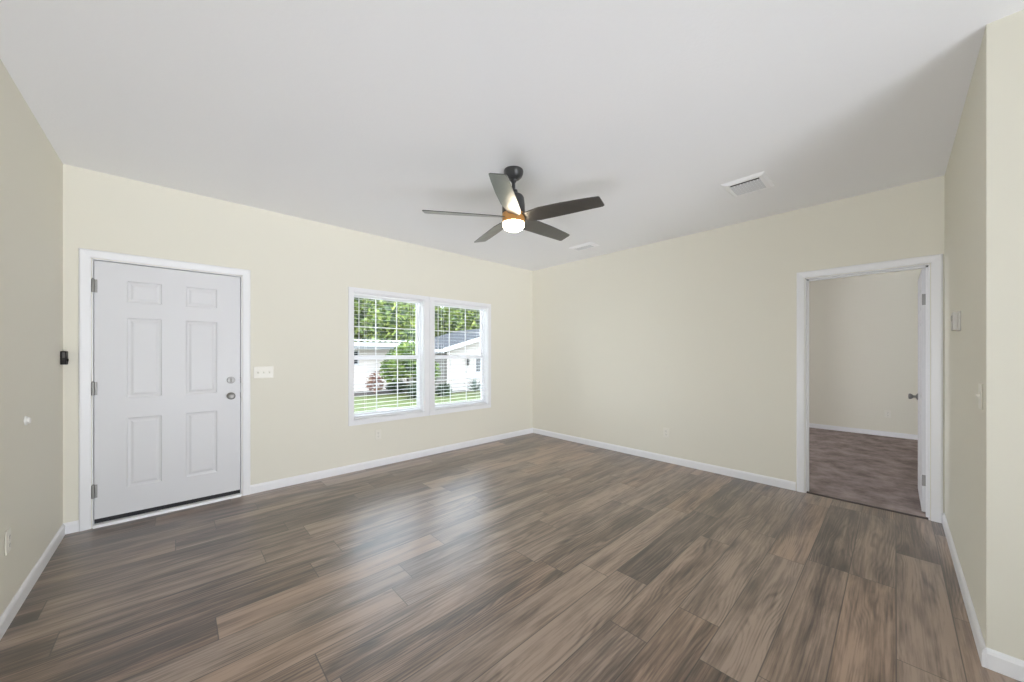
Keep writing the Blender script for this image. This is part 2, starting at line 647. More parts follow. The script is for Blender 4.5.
BP = [(0, 0), (0, 0.013), (0.062, 0.013), (0.074, 0.009), (0.082, 0.003), (0.082, 0)]   # (height, thickness)


def baseboard(name, p, q, nrm, label):
    """p->q along the wall foot; nrm = direction into the room"""
    p, q, nv = Vector((*p, 0)), Vector((*q, 0)), Vector((*nrm, 0))
    b = MB()
    pts = [p + nv * (t + 0.0005) + Vector((0, 0, h + 0.001)) for h, t in BP]
    b.prism(pts, q - p)
    return tag(b.build(name, m_trim), label, 'baseboard', kind='structure')


baseboard('baseboard_front', (-3.882, 0), (0, 0), (0, -1), 'white baseboard below the twin windows')
baseboard('baseboard_corner', (XL, 0), (-4.914, 0), (0, -1), 'short white baseboard between left wall and entry door')
baseboard('baseboard_far', (0, -0.013), (0, -3.514), (-1, 0), 'white baseboard along the blank far wall')
baseboard('baseboard_left', (XL, -0.013), (XL, YB), (1, 0), 'white baseboard along the left wall')
baseboard('baseboard_right', (0, YR), (XE - 0.013, YR), (0, 1), 'white baseboard along the right wall')
baseboard('baseboard_return', (XE, YR), (XE, YP), (-1, 0), 'white baseboard round the outside corner at right edge')
baseboard('baseboard_bedroom', (3.93, 0), (3.93, -5.2), (-1, 0), 'white baseboard of the bedroom beyond the doorway')

CAS = [(0.004, 0.0005), (0.004, 0.011), (0.012, 0.014), (0.045, 0.018), (0.056, 0.018), (0.064, 0.012), (0.066, 0.0005)]


# ------------------------------------------------------------------ panelled door slab
def door_slab(b, u0, u1, z0, z1, panels, face, back, ax='x'):
    """front faces at 'face', back at 'back' (across axis); six raised panels on both faces"""
    bm = b.bm

    def P(u, z, c):
        return (u, c, z) if ax == 'x' else (c, u, z)
    us = sorted({u0, u1, *[p[0] for p in panels], *[p[1] for p in panels]})
    zs = sorted({z0, z1, *[p[2] for p in panels], *[p[3] for p in panels]})

    def inside(u, z):
        for p in panels:
            if p[0] < u < p[1] and p[2] < z < p[3]:
                return p
        return None
    for c, sgn in ((face, 1 if back > face else -1), (back, -1 if back > face else 1)):
        for i in range(len(us) - 1):
            for j in range(len(zs) - 1):
                if not inside((us[i] + us[i + 1]) / 2, (zs[j] + zs[j + 1]) / 2):
                    b.poly([P(us[i], zs[j], c), P(us[i + 1], zs[j], c), P(us[i + 1], zs[j + 1], c), P(us[i], zs[j + 1], c)])
        for p in panels:
            loops = [(0.0, 0.0), (0.006, 0.006), (0.016, 0.0085), (0.022, 0.0085), (0.036, 0.0035), (0.042, 0.003)]
            vs = []
            for ins, dep in loops:
                vs.append([bm.verts.new(P(u, z, c + sgn * dep)) for u, z in
                           ((p[0] + ins, p[2] + ins), (p[1] - ins, p[2] + ins), (p[1] - ins, p[3] - ins), (p[0] + ins, p[3] - ins))])
            for A, B in zip(vs, vs[1:]):
                for k in range(4):
                    bm.faces.new((A[k], A[(k + 1) % 4], B[(k + 1) % 4], B[k]))
            bm.faces.new(vs[-1])
    for (ua, za, ub, zb) in ((u0, z0, u1, z0), (u1, z0, u1, z1), (u1, z1, u0, z1), (u0, z1, u0, z0)):
        b.poly([P(ua, za, face), P(ub, zb, face), P(ub, zb, back), P(ua, za, back)])
    bmesh.ops.remove_doubles(bm, verts=bm.verts, dist=0.00005)


# entry door
d1 = empty('door_1', (-4.395, 0.0, 0.0), 'white six panel entry door with satin knob and deadbolt', 'door', kind='structure')
b = MB()
b.sweep([(DOOR[1], -0.0005, 0.001), (DOOR[1], -0.0005, DOOR[3]), (DOOR[0], -0.0005, DOOR[3]), (DOOR[0], -0.0005, 0.001)],
        [(-o, t) for o, t in CAS], False, (0, -1, 0))
b.build('casing', m_trim, d1)
b = MB()
for x0, x1 in ((DOOR[0], DOOR[0] + 0.006), (DOOR[1] - 0.006, DOOR[1])):
    b.box((x0, 0.0, 0.0), (x1, T, DOOR[3]))
b.box((DOOR[0], 0.0, DOOR[3] - 0.006), (DOOR[1], T, DOOR[3]))
for x0, x1 in ((DOOR[0] + 0.006, DOOR[0] + 0.02), (DOOR[1] - 0.02, DOOR[1] - 0.006)):
    b.box((x0, 0.056, 0.03), (x1, 0.075, DOOR[3] - 0.006))
b.box((DOOR[0], 0.056, DOOR[3] - 0.02), (DOOR[1], 0.075, DOOR[3] - 0.006))
b.build('door_jamb', m_trim, d1)
b = MB()
DX0, DX1, DZ0, DZ1 = -4.842, -3.949, 0.060, 2.040
PL, PR = (-4.672, -4.472), (-4.325, -4.115)
rows = [(1.735, 1.905), (0.975, 1.612), (0.262, 0.815)]
door_slab(b, DX0, DX1, DZ0, DZ1, [(*p, *r) for p in (PL, PR) for r in rows], 0.008, 0.052)
slab = b.build('door_slab', m_door, d1)
MB().box((DX0, 0.012, 0.026), (DX1, 0.05, DZ0)).build('door_sweep', m_rubber, slab)
b = MB()
b.prism([(DOOR[0] + 0.006, -0.022, 0.0005), (DOOR[0] + 0.006, -0.016, 0.020), (DOOR[0] + 0.006, 0.02, 0.026), (DOOR[0] + 0.006, T + 0.04, 0.012),
         (DOOR[0] + 0.006, T + 0.04, 0.0005)], (DOOR[1] - DOOR[0] - 0.012, 0, 0))
b.build('threshold', m_trim, d1)
for z in (1.845, 1.06, 0.275):
    b = MB()
    b.lathe((-4.847, -0.004, z - 0.05), (0, 0, 1), [(0.0085, 0), (0.0085, 0.1)], 16)
    for k in (0.0, 0.034, 0.068):
        b.lathe((-4.847, -0.004, z - 0.05 + k), (0, 0, 1), [(0.0095, 0), (0.0095, 0.031)], 16)
    b.lathe((-4.847, -0.004, z + 0.05), (0, 0, 1), [(0.007, 0), (0.006, 0.006), (0, 0.008)], 16)
    b.box((-4.842, 0.004, z - 0.05), (-4.826, 0.0078, z + 0.05))
    b.build('hinge', m_dnickel, d1, smooth=True)
kn = MB()
kx, kz = -4.017, 0.940
kn.lathe((kx, 0.008, kz), (0, -1, 0), [(0.032, 0), (0.032, 0.006), (0.026, 0.010), (0.013, 0.014), (0.012, 0.034), (0.020, 0.040),
                                       (0.0275, 0.050), (0.0285, 0.058), (0.025, 0.066), (0.015, 0.070), (0, 0.071)])
kn.build('door_knob', m_dnickel, slab, smooth=True)
db = MB()
db.lathe((kx, 0.008, 1.085), (0, -1, 0), [(0.031, 0), (0.031, 0.008), (0.027, 0.013), (0.010, 0.014), (0.010, 0.020), (0, 0.020)])
dbo = db.build('deadbolt', m_bolt, slab, smooth=True)
MB().box((kx - 0.004, -0.028, 1.085 - 0.017), (kx + 0.004, -0.008, 1.085 + 0.017)).build('thumb_turn', m_dnickel, dbo, bevel=0.003)
for z in (kz, 1.085):
    MB().box((DX1 - 0.0005, 0.0065, z - 0.027), (DOOR[1] + 0.001, 0.03, z + 0.027)).build('strike_plate', m_bronze, d1)

# bedroom door and doorway
d2 = empty('door_2', (0.0, -3.965, 0.0), 'white cased doorway with its door open into the carpeted bedroom', 'door', kind='structure')
for xs, nx in ((-0.0005, -1), (WALLT + 0.0005, 1)):
    b = MB()
    b.sweep([(xs, D2[1], 0.001), (xs, D2[1], D2[3]), (xs, D2[0], D2[3]), (xs, D2[0], 0.001)],
            [(-o * nx, t) for o, t in CAS], False, (nx, 0, 0))
    b.build('casing', m_trim, d2)
b = MB()
b.box((0, D2[0], 0), (WALLT, D2[0] + 0.008, D2[3]))
b.box((0, D2[1] - 0.008, 0), (WALLT, D2[1], D2[3]))
b.box((0, D2[0], D2[3] - 0.008), (WALLT, D2[1], D2[3]))
b.box((0.045, D2[0], 0.001), (0.078, D2[0] + 0.020, D2[3] - 0.008))
b.box((0.045, D2[1] - 0.020, 0.001), (0.078, D2[1], D2[3] - 0.008))
b.box((0.045, D2[0], D2[3] - 0.020), (0.078, D2[1], D2[3] - 0.008))
b.build('door_jamb', m_trim, d2)
b = MB()
S0, S1 = 0.124, 0.872           # slab along x when open
YF, YK = -4.322, -4.354         # face, back
r2 = [(1.70, 1.90), (0.93, 1.60), (0.25, 0.80)]
door_slab(b, S0, S1, 0.022, 2.030, [(a, c, *r) for a, c in ((S0 + .10, S0 + .33), (S0 + .42, S0 + .65)) for r in r2], YF, YK)
sl2 = b.build('door_slab', m_door, d2)
for z in (1.775, 0.28):
    b = MB()
    b.box((S0 - 0.0025, YK + 0.004, z - 0.045), (S0 - 0.0002, YF - 0.001, z + 0.045))
    b.lathe((S0 - 0.004, YK - 0.001, z - 0.045), (0, 0, 1), [(0.006, 0), (0.006, 0.09)], 12)
    b.build('hinge', m_dnickel, d2, smooth=True)
for s, yf in ((1, YF), (-1, YK)):
    b = MB()
    kx2 = S1 - 0.065
    b.lathe((kx2, yf, 0.915), (0, s, 0), [(0.031, 0), (0.031, 0.006), (0.024, 0.010), (0.011, 0.014), (0.011, 0.03), (0.019, 0.036),
                                         (0.026, 0.046), (0.027, 0.054), (0.022, 0.062), (0, 0.065)], 24)
    b.build('door_knob', m_dnickel, sl2, smooth=True)
tag(MB().prism([(0.0, D2[0] + 0.008, 0.0005), (0.002, D2[0] + 0.008, 0.004), (0.024, D2[0] + 0.008, 0.008), (0.03, D2[0] + 0.008, 0.006),
                (0.03, D2[0] + 0.008, 0.0005)], (0, D2[1] - D2[0] - 0.016, 0)).build('threshold', m_strip, d2))


# ------------------------------------------------------------------ windows
def window(name, W, label):
    x0, x1, z0, z1 = W
    root = empty(name, ((x0 + x1) / 2, 0, z0), label, 'window', kind='structure')
    # casing, picture framed
    b = MB()
    wl = 0.052 if name == 'window_1' else 0.072
    wr = 0.072 if name == 'window_1' else 0.046
    zc0, zc1 = z0 - 0.050, z1 + 0.045
    xa, xb = x0 - wl, x1 + wr
    th = 0.017
    def frame(c, ya, yb, ins):
        c.box((xa, ya, z1 - ins), (xb, yb, zc1))
        c.box((xa, ya, zc0), (xb, yb, z0 + ins))
        c.box((xa, ya, z0 + ins), (x0 + ins, yb, z1 - ins))
        c.box((x1 - ins, ya, z0 + ins), (xb, yb, z1 - ins))
    frame(b, -0.0005, -th, 0.0)
    b.build('casing', m_trim, root, bevel=0.003)
    # jamb liner
    b = MB()
    e = 0.010
    b.box((x0, -0.004, z0), (x0 + e, T, z1))
    b.box((x1 - e, -0.004, z0), (x1, T, z1))
    b.box((x0 + e, -0.004, z1 - e), (x1 - e, T, z1))
    b.box((x0 + e, -0.004, z0), (x1 - e, T, z0 + e))
    b.build('jamb_liner', m_trim, root)
    # vinyl frame
    b = MB()
    f = 0.014
    ya, yb = 0.085, 0.149
    b.box((x0 + e, ya, z0 + e), (x0 + e + f, yb, z1 - e))
    b.box((x1 - e - f, ya, z0 + e), (x1 - e, yb, z1 - e))
    b.box((x0 + e + f, ya, z1 - e - f), (x1 - e - f, yb, z1 - e))
    b.box((x0 + e + f, ya, z0 + e), (x1 - e - f, yb, z0 + e + f))
    b.build('window_frame', m_vinyl, root, bevel=0.002)
    xi0, xi1 = x0 + e + f, x1 - e - f
    zi0, zi1 = z0 + e + f, z1 - e - f
    zm = 1.285
    for sname, za, zb, y in (('upper_sash', zm - 0.020, zi1, 0.130), ('lower_sash', zi0, zm + 0.024, 0.105)):
        s = 0.022
        rail = 0.052
        bot = 0.042
        b = MB()
        b.box((xi0, y - 0.011, za), (xi0 + s, y + 0.011, zb))
        b.box((xi1 - s, y - 0.011, za), (xi1, y + 0.011, zb))
        b.box((xi0 + s, y - 0.011, zb - (rail if sname == 'lower_sash' else s)), (xi1 - s, y + 0.011, zb))
        b.box((xi0 + s, y - 0.011, za), (xi1 - s, y + 0.011, za + bot))
        sash = b.build(sname, m_vinyl, root, bevel=0.002)
        MB().box((xi0 + s - 0.004, y + 0.003, za + bot - 0.004), (xi1 - s + 0.004, y + 0.007, zb - s + 0.004)).build('pane', m_glass, sash)
        b = MB()
        gw = 0.011
        ga, gb = xi0 + s, xi1 - s
        gz0, gz1 = za + bot, zb - s
        for k in (1, 2):
            gx = ga + (gb - ga) * k / 3
            b.box((gx - gw / 2, y - 0.004, gz0), (gx + gw / 2, y + 0.002, gz1))
        gz = (gz0 + gz1) / 2
        for k in range(3):
            xa_, xb_ = ga + (gb - ga) * k / 3 + gw / 2 * (k > 0), ga + (gb - ga) * (k + 1) / 3 - gw / 2 * (k < 2)
            b.box((xa_, y - 0.004, gz - gw / 2), (xb_, y + 0.002, gz + gw / 2))
        b.build('muntin_grid', m_vinyl, sash)
    b = MB()
    b.box(((x0 + x1) / 2 - 0.03, 0.082, zm + 0.004), ((x0 + x1) / 2 + 0.03, 0.094, zm + 0.018))
    b.build('sash_lock', m_vinyl, root, bevel=0.003)
    return root


window('window_1', W1, 'white framed window nearer the entry door, of the pair')
window('window_2', W2, 'white framed window nearer the far corner, of the pair')


def blind(W, label):
    x0, x1, z0, z1 = W
    x0 += 0.015
    x1 -= 0.015
    root = empty('window_blind', ((x0 + x1) / 2, 0.042, z1 - 0.012), label, 'window blind', 'blinds of the twin windows')
    b = MB()
    b.box((x0, 0.022, z1 - 0.040), (x1, 0.064, z1 - 0.011))
    b.build('headrail', m_slat, root, bevel=0.003)
    b = MB()
    tilt = R(2.5)
    zt, zb = z1 - 0.075, z0 + 0.045
    n = int((zt - zb) / 0.044)
    for k in range(n + 1):
        z = zb + (zt - zb) * k / n
        pts = []
        for j in range(5):
            s = -1 + j * 0.5
            d = s * 0.018
            crown = 0.0006 * (1 - s * s)
            pts.append((d * math.cos(tilt), d * math.sin(tilt) + crown))
        lo = [(x0 + 0.004, 0.043 + py, z + pz - 0.0006) for py, pz in pts]
        up = [(x0 + 0.004, 0.043 + py, z + pz + 0.0006) for py, pz in pts]
        b.prism(lo + up[::-1], (x1 - x0 - 0.008, 0, 0))
    b.build('slats', m_slat, root)
    b = MB()
    b.box((x0 + 0.003, 0.020, z0 + 0.013), (x1 - 0.003, 0.066, z0 + 0.030))
    b.build('bottom_rail', m_slat, root, bevel=0.004)
    for fx in (0.16, 0.84):
        b = MB()
        xx = x0 + (x1 - x0) * fx
        for y in (0.0175, 0.0685):
            b.box((xx - 0.001, y - 0.0006, z0 + 0.03), (xx + 0.001, y + 0.0006, z1 - 0.05))
        b.build('ladder_cord', m_slat, root)
    b = MB()
    b.lathe((x0 + 0.055, 0.012, z1 - 0.05), (0, 0, -1), [(0.003, 0), (0.0042, 0.02), (0.0042, 0.62), (0.005, 0.64), (0, 0.645)], 10)
    b.build('tilt_wand', m_slat, root, smooth=True)
    return root


blind(W1, 'open white slatted blind in the window nearer the entry door')
blind(W2, 'open white slatted blind in the window nearer the far corner')


# ------------------------------------------------------------------ ceiling fan
FX, FY, FZ = -2.511, -2.187, 2.362
fan = empty('ceiling_fan', (FX, FY, H), 'charcoal five blade ceiling fan with glowing round light', 'ceiling fan')
MB().lathe((FX, FY, H - 0.0005), (0, 0, -1), [(0.073, 0), (0.075, 0.010), (0.073, 0.024), (0.064, 0.046), (0.048, 0.062), (0.030, 0.070), (0, 0.071)], 40
           ).build('canopy', m_fan, fan, smooth=True)
MB().lathe((FX, FY, H - 0.066), (0, 0, -1), [(0.022, 0), (0.026, 0.010), (0.020, 0.022), (0.0135, 0.026), (0.0135, 0.10)], 24
           ).build('downrod', m_fan, fan, smooth=True)
MB().lathe((FX, FY, 2.572), (0, 0, -1), [(0.014, 0), (0.030, 0.004), (0.034, 0.026), (0.048, 0.036), (0.070, 0.046), (0.080, 0.062), (0.083, 0.090),
                                         (0.086, 0.110), (0.087, 0.176), (0.084, 0.182), (0, 0.182)], 48
           ).build('motor_housing', m_fan, fan, smooth=True)
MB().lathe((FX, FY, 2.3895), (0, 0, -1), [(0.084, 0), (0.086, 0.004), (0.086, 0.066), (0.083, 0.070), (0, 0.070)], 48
           ).build('glow_ring', m_ring, fan, smooth=True)
MB().lathe((FX, FY, 2.319), (0, 0, -1), [(0.080, 0), (0.082, 0.012), (0.079, 0.026), (0.067, 0.042), (0.046, 0.053), (0.022, 0.058), (0, 0.059)], 48
           ).build('light_globe', m_globe, fan, smooth=True)


def blade_mesh():
    bm = bmesh.new()
    # outline along +x, y across (leading edge +), tapering towards the tip; oblique end
    top = [(0.075, 0.045), (0.12, 0.068), (0.20, 0.078), (0.40, 0.070), (0.58, 0.060), (0.660, 0.056), (0.672, 0.050)]
    bot = [(0.675, 0.040), (0.662, -0.050), (0.654, -0.059), (0.58, -0.064), (0.40, -0.068), (0.22, -0.062), (0.13, -0.040), (0.075, -0.030)]
    pts = top + bot

    def pitch(x):
        return -R(17 - 5 * min(1, max(0, (x - 0.1) / 0.55)))
    th = 0.006
    up, lo = [], []
    for x, y in pts:
        a = pitch(x)
        c, s = math.cos(a), math.sin(a)
        up.append(bm.verts.new((x, y * c, y * s + th / 2)))
        lo.append(bm.verts.new((x, y * c, y * s - th / 2)))
    n = len(pts)
    nt_ = len(top)
    # strips between the top and bottom outline so the twist stays smooth
    for A, flip in ((up, False), (lo, True)):
        i, j = 0, n - 1
        while i < j - 1:
            # advance the side whose next x is smaller
            if i + 1 < nt_ and (j - 1 < nt_ or pts[i + 1][0] <= pts[j - 1][0]):
                f = (A[i], A[j], A[i + 1])
                i += 1
            else:
                f = (A[i], A[j], A[j - 1])
                j -= 1
            bm.faces.new(f[::-1] if flip else f)
    for i in range(n):
        k = (i + 1) % n
        bm.faces.new((up[i], up[k], lo[k], lo[i]))
    bmesh.ops.recalc_face_normals(bm, faces=bm.faces)
    me = bpy.data.meshes.new('blade')
    bm.to_mesh(me)
    bm.free()
    me.materials.append(m_blade)
    return me


bme = blade_mesh()
for k in range(5):
    o = bpy.data.objects.new('blade', bme)
    C.objects.link(o)
    o.parent = fan
    o.location = (0, 0, FZ - H)
    o.rotation_euler = (0, 0, R(2.9 + 72 * k))


# ------------------------------------------------------------------ ceiling vents
def vent(cx, cy, lx, ly, label, slats, duct):
    root = empty('ceiling_vent', (cx, cy, H), label, 'ceiling vent', 'ceiling air vents')
    x0, x1, y0, y1 = cx - lx / 2, cx + lx / 2, cy - ly / 2, cy + ly / 2
    prof = [(0.0, -0.0005), (0.0, 0.004), (0.020, 0.016), (0.045, 0.018), (0.045, 0.0)]
    b = MB()
    b.sweep([(x0, y0, H), (x0, y1, H), (x1, y1, H), (x1, y0, H)], prof, True, (0, 0, -1))
    b.build('vent_frame', m_vent, root)
    MB().box((x0 + 0.045, y0 + 0.045, H - 0.002), (x1 - 0.045, y1 - 0.045, H - 0.0008)).build('vent_duct', duct, root)
    n = slats
    wd = (lx - 0.09) / n
    b = MB()
    for k in range(n - 1):
        xa = x0 + 0.045 + wd * (1.8 + k * (n - 2.25) / (n - 2))
        s = wd * 0.44
        b.prism([(xa - s, y0 + 0.043, H - 0.004), (xa - s + 0.002, y0 + 0.043, H - 0.0025),
                 (xa + s, y0 + 0.043, H - 0.0155), (xa + s - 0.002, y0 + 0.043, H - 0.017)], (0, ly - 0.086, 0))
    b.build('louvers', m_louv, root)
    b = MB()
    nb = 9
    for k in range(1, nb):
        yy = y0 + 0.045 + (ly - 0.09) * k / nb
        b.box((x0 + 0.045 + wd * 1.3, yy - 0.0012, H - 0.012), (x1 - 0.045, yy + 0.0012, H - 0.0025))
    b.build('cross_bars', m_vent, root)
    return root


vent(-0.94, -3.34, 0.34, 0.30, 'white louvered ceiling vent near the far wall above the doorway side', 6, m_duct)
vent(-0.52, -1.41, 0.20, 0.34, 'faint white ceiling vent near the room corner behind the fan', 5, m_louv)


# ------------------------------------------------------------------ plates and small fittings
def frame_on(wallname):
    """returns function mapping (along, out, z) to world for each wall (along = to the right as seen from the room)"""
    return {'front': lambda a, o, z: (a, -o, z),
            'far': lambda a, o, z: (-o, a, z),
            'left': lambda a, o, z: (XL + o, a, z),
            'right': lambda a, o, z: (a, YR + o, z),
            'bed': lambda a, o, z: (3.93 - o, a, z)}[wallname]


def outlet(wn, a, z, label, mat):
    F = frame_on(wn)
    root = empty('wall_outlet', F(a, 0, z), label, 'outlet', 'wall outlets')
    MB().box(F(a - 0.035, 0.0005, z - 0.057), F(a + 0.035, 0.006, z + 0.057)).build('cover_plate', mat, root, bevel=0.003)
    for dz in (-0.02, 0.02):
        b = MB()
        b.box(F(a - 0.0165, 0.006, z + dz - 0.0145), F(a + 0.0165, 0.0085, z + dz + 0.0145))
        r_ = b.build('receptacle', mat, root, bevel=0.002)
        b = MB()
        for da in (-0.0065, 0.0065):
            b.box(F(a + da - 0.001, 0.0084, z + dz - 0.002), F(a + da + 0.001, 0.0088, z + dz + 0.007))
        b.box(F(a - 0.002, 0.0084, z + dz - 0.010), F(a + 0.002, 0.0088, z + dz - 0.006))
        b.build('slots', m_dgrey, r_)
    ax = Vector(F(0, 1, 0)) - Vector(F(0, 0, 0))
    MB().lathe(F(a, 0.006, z), ax, [(0.003, 0), (0.003, 0.001), (0, 0.0014)], 10).build('screw', m_nickel, root)
    return root


outlet('front', -2.645, 0.375, 'cream wall outlet below the window nearer the entry door', m_plate)
outlet('far', -2.255, 0.36, 'cream wall outlet low on the blank far wall', m_plate)
outlet('left', -1.19, 0.405, 'cream wall outlet low on the left wall', m_plate)
outlet('bed', -4.09, 0.365, 'white wall outlet in the bedroom, seen through the doorway', m_plate)


def switch(wn, a, z, gangs, label, mat):
    F = frame_on(wn)
    w_ = 0.070 + 0.046 * (gangs - 1)
    root = empty('light_switch', F(a, 0, z), label, 'light switch')
    MB().box(F(a - w_ / 2, 0.0005, z - 0.057), F(a + w_ / 2, 0.006, z + 0.057)).build('cover_plate', mat, root, bevel=0.003)
    for g in range(gangs):
        ga = a + (g - (gangs - 1) / 2) * 0.046
        b = MB()
        b.prism([F(ga - 0.005, 0.006, z - 0.012), F(ga - 0.005, 0.0065, z - 0.012), F(ga - 0.005, 0.017, z + 0.006),
                 F(ga - 0.005, 0.015, z + 0.011), F(ga - 0.005, 0.006, z + 0.012)],
                Vector(F(0.010, 0, 0)) - Vector(F(0, 0, 0)))
        b.build('toggle', mat, root, bevel=0.001)
    return root


switch('front', -3.768, 1.148, 3, 'wide ivory switch plate with three toggles right of the entry door', m_plate)
switch('right', -1.76, 1.135, 1, 'single light switch on the right wall below the thermostat', m_plate)

th = empty('thermostat', (-0.962, YR, 1.52), 'small pale thermostat box on the right wall beside the doorway', 'thermostat')
MB().box((-1.022, YR + 0.0005, 1.462), (-0.902, YR + 0.010, 1.578)).build('back_plate', m_gplate, th, bevel=0.002)
body = MB().box((-1.018, YR + 0.010, 1.466), (-0.906, YR + 0.030, 1.574)).build('body', m_gplate, th, bevel=0.004)
MB().box((-0.985, YR + 0.0298, 1.522), (-0.935, YR + 0.0306, 1.556)).build('display', m_lens, body)

bc = empty('doorbell_chime', (XL, -0.062, 1.30), 'small black device on the left wall beside the entry door corner', 'doorbell chime')
b = MB()
b.box((XL + 0.0005, -0.092, 1.248), (XL + 0.030, -0.034, 1.345))
cb = b.build('case', m_black, bc, bevel=0.004)
MB().box((XL + 0.012, -0.0935, 1.298), (XL + 0.024, -0.0915, 1.338)).build('sensor_window', m_lens, cb)
MB().lathe((XL + 0.030, -0.062, 1.280), (1, 0, 0), [(0.012, 0), (0.012, 0.003), (0.009, 0.005), (0, 0.005)], 20).build('push_button', m_black, cb)

ds = empty('wall_bumper', (XL, -0.905, 0.958), 'small round white door bumper on the left wall', 'door stop')
MB().lathe((XL + 0.0005, -0.905, 0.958), (1, 0, 0), [(0.025, 0), (0.025, 0.004), (0.022, 0.007), (0.018, 0.010)], 28).build('base', m_wplate, ds, smooth=True)
MB().lathe((XL + 0.0095, -0.905, 0.958), (1, 0, 0), [(0.017, 0), (0.017, 0.006), (0.013, 0.010), (0.006, 0.009), (0, 0.0085)], 28).build('bumper_pad', m_wplate, ds, smooth=True)

# ------------------------------------------------------------------ outdoors
G = -0.60
tag(MB().box((-25, T + 0.02, G - 0.3), (45, 60, G)).build('ground', m_grass), 'green lawn outside the windows', 'lawn', kind='structure')
tag(MB().prism([(-6, 12.6, G), (5.9, 12.2, G), (5.9, 14.5, G), (-6, 14.5, G)], (0, 0, 0.02)).build('mulch_bed', m_mulch),
    'dark mulch bed along the foot of the neighbouring house', 'mulch bed', kind='structure')
tag(MB().prism([(5.3, 10.6, G + 0.001), (12, 10.9, G + 0.001), (12, 11.4, G + 0.001), (5.3, 11.4, G + 0.001)], (0, 0, 0.025)).build('mulch_bed', m_mulch),
    'dark mulch strip along the foot of the gabled house wing', 'mulch bed', kind='structure')


def siding(b, p, q, z0, z1, nrm, step=0.2):
    """lap siding: a saw-tooth profile between p and q"""
    p, q, nv = Vector((*p, 0)), Vector((*q, 0)), Vector((*nrm, 0))
    prof = [(0.0, z0)]
    z = z0
    while z < z1 - 0.01:
        zn = min(z + step, z1)
        prof += [(0.028, z), (0.006, zn)]
        z = zn
    prof.append((-0.1, z1))
    prof.append((-0.1, z0))
    b.prism([p + nv * o + Vector((0, 0, zz)) for o, zz in prof], q - p)


# long house with a corrugated awning edge
hs = empty('neighbour_house', (0, 14.6, G), 'long white sided house with a corrugated awning, seen through the left window', 'house')
b = MB()
siding(b, (-9, 14.6), (5.1, 14.6), G, 1.95, (0, -1))
b.build('wall', m_siding_lit, hs)
b = MB()
n = 150
xs = np.linspace(-9, 5.1, n * 4 + 1)
for i in range(len(xs) - 1):
    za = 0.03 * math.sin(xs[i] * 2 * math.pi / 0.30)
    zb = 0.03 * math.sin(xs[i + 1] * 2 * math.pi / 0.30)
    b.poly([(xs[i], 13.5, 2.00 + za), (xs[i + 1], 13.5, 2.00 + zb), (xs[i + 1], 16.5, 2.08 + zb), (xs[i], 16.5, 2.08 + za)])
    b.poly([(xs[i], 13.5, 1.95 + za), (xs[i + 1], 13.5, 1.95 + zb), (xs[i + 1], 13.5, 2.00 + zb), (xs[i], 13.5, 2.00 + za)])
bmesh.ops.remove_doubles(b.bm, verts=b.bm.verts, dist=0.0005)
b.build('awning_roof', m_awn, hs)
MB().box((-9, 13.50, 1.70), (5.1, 13.56, 1.88)).build('fascia', m_fascia, hs)
MB().box((-9, 13.57, 1.58), (5.1, 13.95, 1.78)).build('soffit_shade_band', m_soffit, hs)
for x0, x1 in ((1.35, 2.42), (-1.6, -0.5)):
    wf = MB()
    wf.sweep([(x0, 14.56, 0.78), (x1, 14.56, 0.78), (x1, 14.56, 1.50), (x0, 14.56, 1.50)], [(0, 0), (0.06, 0), (0.06, 0.05), (0, 0.05)], True, (0, -1, 0))
    wo = wf.build('window', m_fascia, hs)
    MB().box((x0, 14.535, 0.78), (x1, 14.57, 1.50)).build('pane', m_dkglass, wo)

# gabled wing
ex, ez, rx, sl = 5.2, 1.52, 10.0, 0.2756
rz = ez + sl * (rx - ex)
gw = empty('gabled_house', (rx, 11.35, G), 'white house with grey gable roof, seen through the right window', 'house')
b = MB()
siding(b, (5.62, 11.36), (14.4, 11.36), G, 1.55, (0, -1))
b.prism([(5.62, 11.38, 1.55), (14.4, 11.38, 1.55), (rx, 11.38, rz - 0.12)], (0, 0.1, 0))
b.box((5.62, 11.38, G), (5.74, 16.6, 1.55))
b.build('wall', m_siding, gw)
b = MB()
for sgn in (1, -1):
    xe = ex if sgn == 1 else 2 * rx - ex
    b.prism([(xe, 11.05, ez + 0.04), (rx, 11.05, rz + 0.04), (rx, 11.05, rz + 0.12), (xe, 11.05, ez + 0.12)], (0, 5.6, 0))
b.build('roof', m_roof, gw)
b = MB()
for sgn in (1, -1):
    xe = ex if sgn == 1 else 2 * rx - ex
    b.prism([(xe, 11.0, ez - 0.12), (rx, 11.0, rz - 0.12), (rx, 11.0, rz + 0.08), (xe, 11.0, ez + 0.08)], (0, 0.05, 0))
b.box((ex - 0.02, 11.0, ez - 0.12), (ex + 0.03, 16.6, ez + 0.06))
b.build('fascia', m_fascia, gw)
wf = MB()
wf.sweep([(7.42, 11.335, 0.34), (8.5, 11.335, 0.34), (8.5, 11.335, 1.10), (7.42, 11.335, 1.10)], [(0, 0), (-0.05, 0), (-0.05, 0.04), (0, 0.04)], True, (0, -1, 0))
wo = wf.build('window', m_fascia, gw)
MB().box((7.42, 11.30, 0.34), (8.5, 11.345, 1.10)).build('pane', m_dkglass, wo)
ln = MB()
ln.box((6.80, 11.28, 0.74), (6.92, 11.33, 1.10))
lo = ln.build('lantern', m_iron, gw)
MB().lathe((6.86, 11.22, 0.72), (0, 0, 1), [(0.04, 0), (0.06, 0.02), (0.07, 0.24), (0.09, 0.26), (0.02, 0.36), (0, 0.37)], 8).build('lantern_cage', m_iron, lo)

rng = np.random.default_rng(7)


